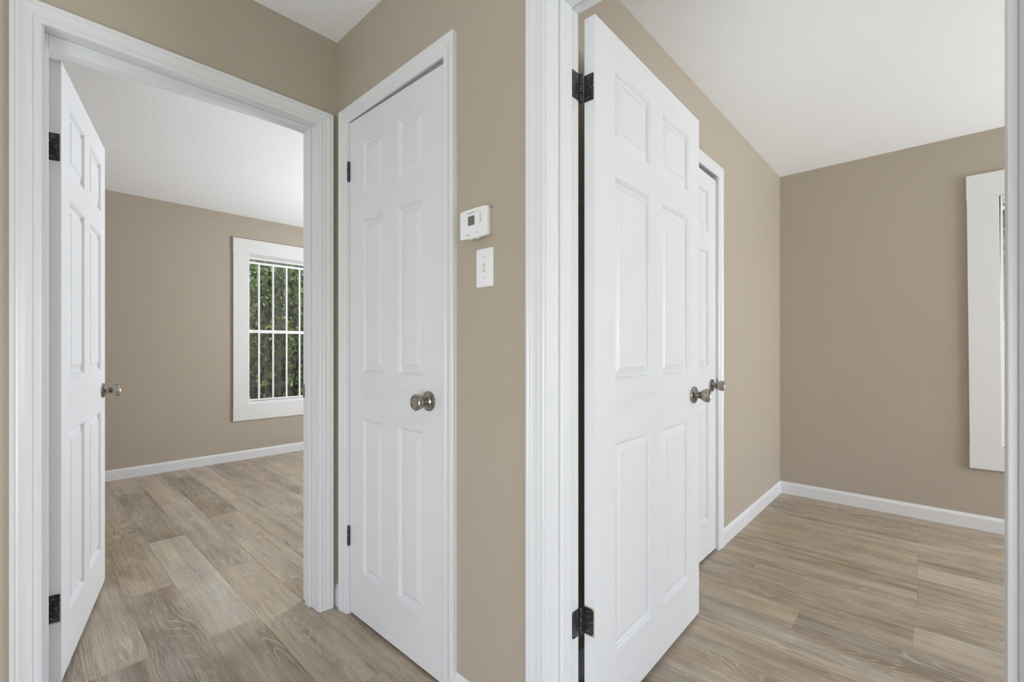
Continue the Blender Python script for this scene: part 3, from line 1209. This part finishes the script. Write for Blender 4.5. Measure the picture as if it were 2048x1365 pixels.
def shrub(name, loc, rad, n, size, mat, label, seed, group=None, zc=None):
    rng = random.Random(seed)
    root = empty(name, (loc[0], loc[1], -0.45))
    tag(root, label, 'shrub' if 'tree' not in name else 'tree', None, group)
    zc = rad[2] * 0.95 if zc is None else zc
    leaf_cloud('foliage', rng, (0, 0, zc), rad, n, size, mat, root)
    for i in range(6):
        a = rng.uniform(0, 6.28)
        mb = MB()
        hgt = zc + rad[2] * rng.uniform(0.1, 0.7)
        pts = [(0.08 * math.cos(a), 0.08 * math.sin(a), -0.05)]
        for q in range(1, 6):
            t = q / 5
            pts.append((rad[0] * 0.55 * t * math.cos(a) + rng.uniform(-.05, .05), rad[1] * 0.55 * t * math.sin(a) + rng.uniform(-.05, .05), hgt * t))
        tube(mb, pts, [.022, .02, .017, .013, .010, .006])
        mb.build('stem', M_BARK, root)
    return root


shrub('thicket_shrub', (1.30, 6.85), (0.62, 0.70, 1.75), 4200, 0.045, M_LEAF_D, 'dark green leafy thicket at the left edge of the barred window', 1)
shrub('thicket_shrub', (2.62, 6.95), (0.58, 0.75, 1.55), 2600, 0.042, M_LEAF_D, 'dense dark shrub seen through the middle of the barred window', 2)
shrub('thicket_shrub', (3.95, 6.90), (0.60, 0.80, 1.90), 4200, 0.045, M_LEAF_D, 'tall dark leafy shrub behind the right half of the barred window', 3)
shrub('sunlit_shrub', (3.30, 9.60), (1.25, 0.85, 2.10), 4200, 0.060, M_LEAF_L, 'yellow-green sunlit shrub behind the dark thicket', 4)
shrub('dark_hedge_tree', (3.60, 12.4), (4.2, 1.3, 3.6), 9000, 0.13, M_LEAF_D, 'tall dark evergreen behind the sunlit shrub', 5)
shrub('garden_shrub', (8.2, -0.9), (1.0, 1.5, 1.5), 4000, 0.06, M_LEAF_L, 'pale sunny shrub outside the window past the open door', 6)
shrub('garden_tree', (13.2, -1.9), (2.0, 3.4, 2.9), 8000, 0.13, M_LEAF_L, 'pale green tree beyond the sunny shrub', 7, zc=3.6)

# weathered shed wall glimpsed through the leaves
shed = empty('garden_shed', (1.5, 8.2, -0.45))
tag(shed, 'grey weathered board shed wall behind the thicket', 'shed')
for i in range(12):
    mb = MB()
    z = 0.16 * i + 1.0
    mb.box((-0.9, 0, z), (0.7, 0.03 + 0.01 * (i % 2), z + 0.152))
    mb.build('board', M_EXT, shed)
for x in (-0.85, 0.6):
    mb = MB()
    mb.box((x, 0.042, -0.05), (x + 0.09, 0.13, 2.95))
    mb.build('post', M_EXT, shed)

# climbing vine with large yellowing leaves hanging in front of the thicket
vine = empty('climbing_vine', (2.1, 6.05, -0.45))
tag(vine, 'climbing vine with large yellow-green heart-shaped leaves outside the barred window', 'vine')
vr = random.Random(5)


def heart_mesh():
    me = bpy.data.meshes.new('leaf')
    out = [(0, 0, 0), (.42, -.18, .02), (.62, .12, .05), (.52, .5, .04), (.25, .85, 0), (0, 1.1, -.06), (-.25, .85, 0), (-.52, .5, .04), (-.62, .12, .05), (-.42, -.18, .02)]
    me.from_pydata([(x, y, z) for x, y, z in out] + [(0, .4, -.05)], [], [(i, (i + 1) % 10, 10) for i in range(10)])
    me.materials.append(M_LEAF_V)
    return me


HM = heart_mesh()
for s_ in range(3):
    x0 = (-0.45, 0.15, 0.65)[s_]
    pts = [(x0 + 0.12 * math.sin(1.3 * q + s_), 0.1 * math.cos(q + s_), 0.02 + 0.36 * q) for q in range(9)]
    mb = MB()
    tube(mb, pts, [0.008 - 0.0006 * q for q in range(9)], 6)
    mb.build('stem', M_BARK, vine)
    for q in range(2, 9):
        for r_ in range(2):
            o = bpy.data.objects.new('leaf', HM)
            COL.objects.link(o)
            o.parent = vine
            p = pts[q]
            o.location = (p[0] + vr.uniform(-.02, .02), p[1] - 0.01 + vr.uniform(-.02, .02), p[2] + vr.uniform(-.12, .12))
            o.rotation_euler = (vr.uniform(1.2, 2.4), vr.uniform(-.6, .6), vr.uniform(-1.2, 1.2) + math.pi * vr.randint(0, 1))
            sc_ = vr.uniform(.045, .085)
            o.scale = (sc_, sc_, sc_)
print('planks', nplank)
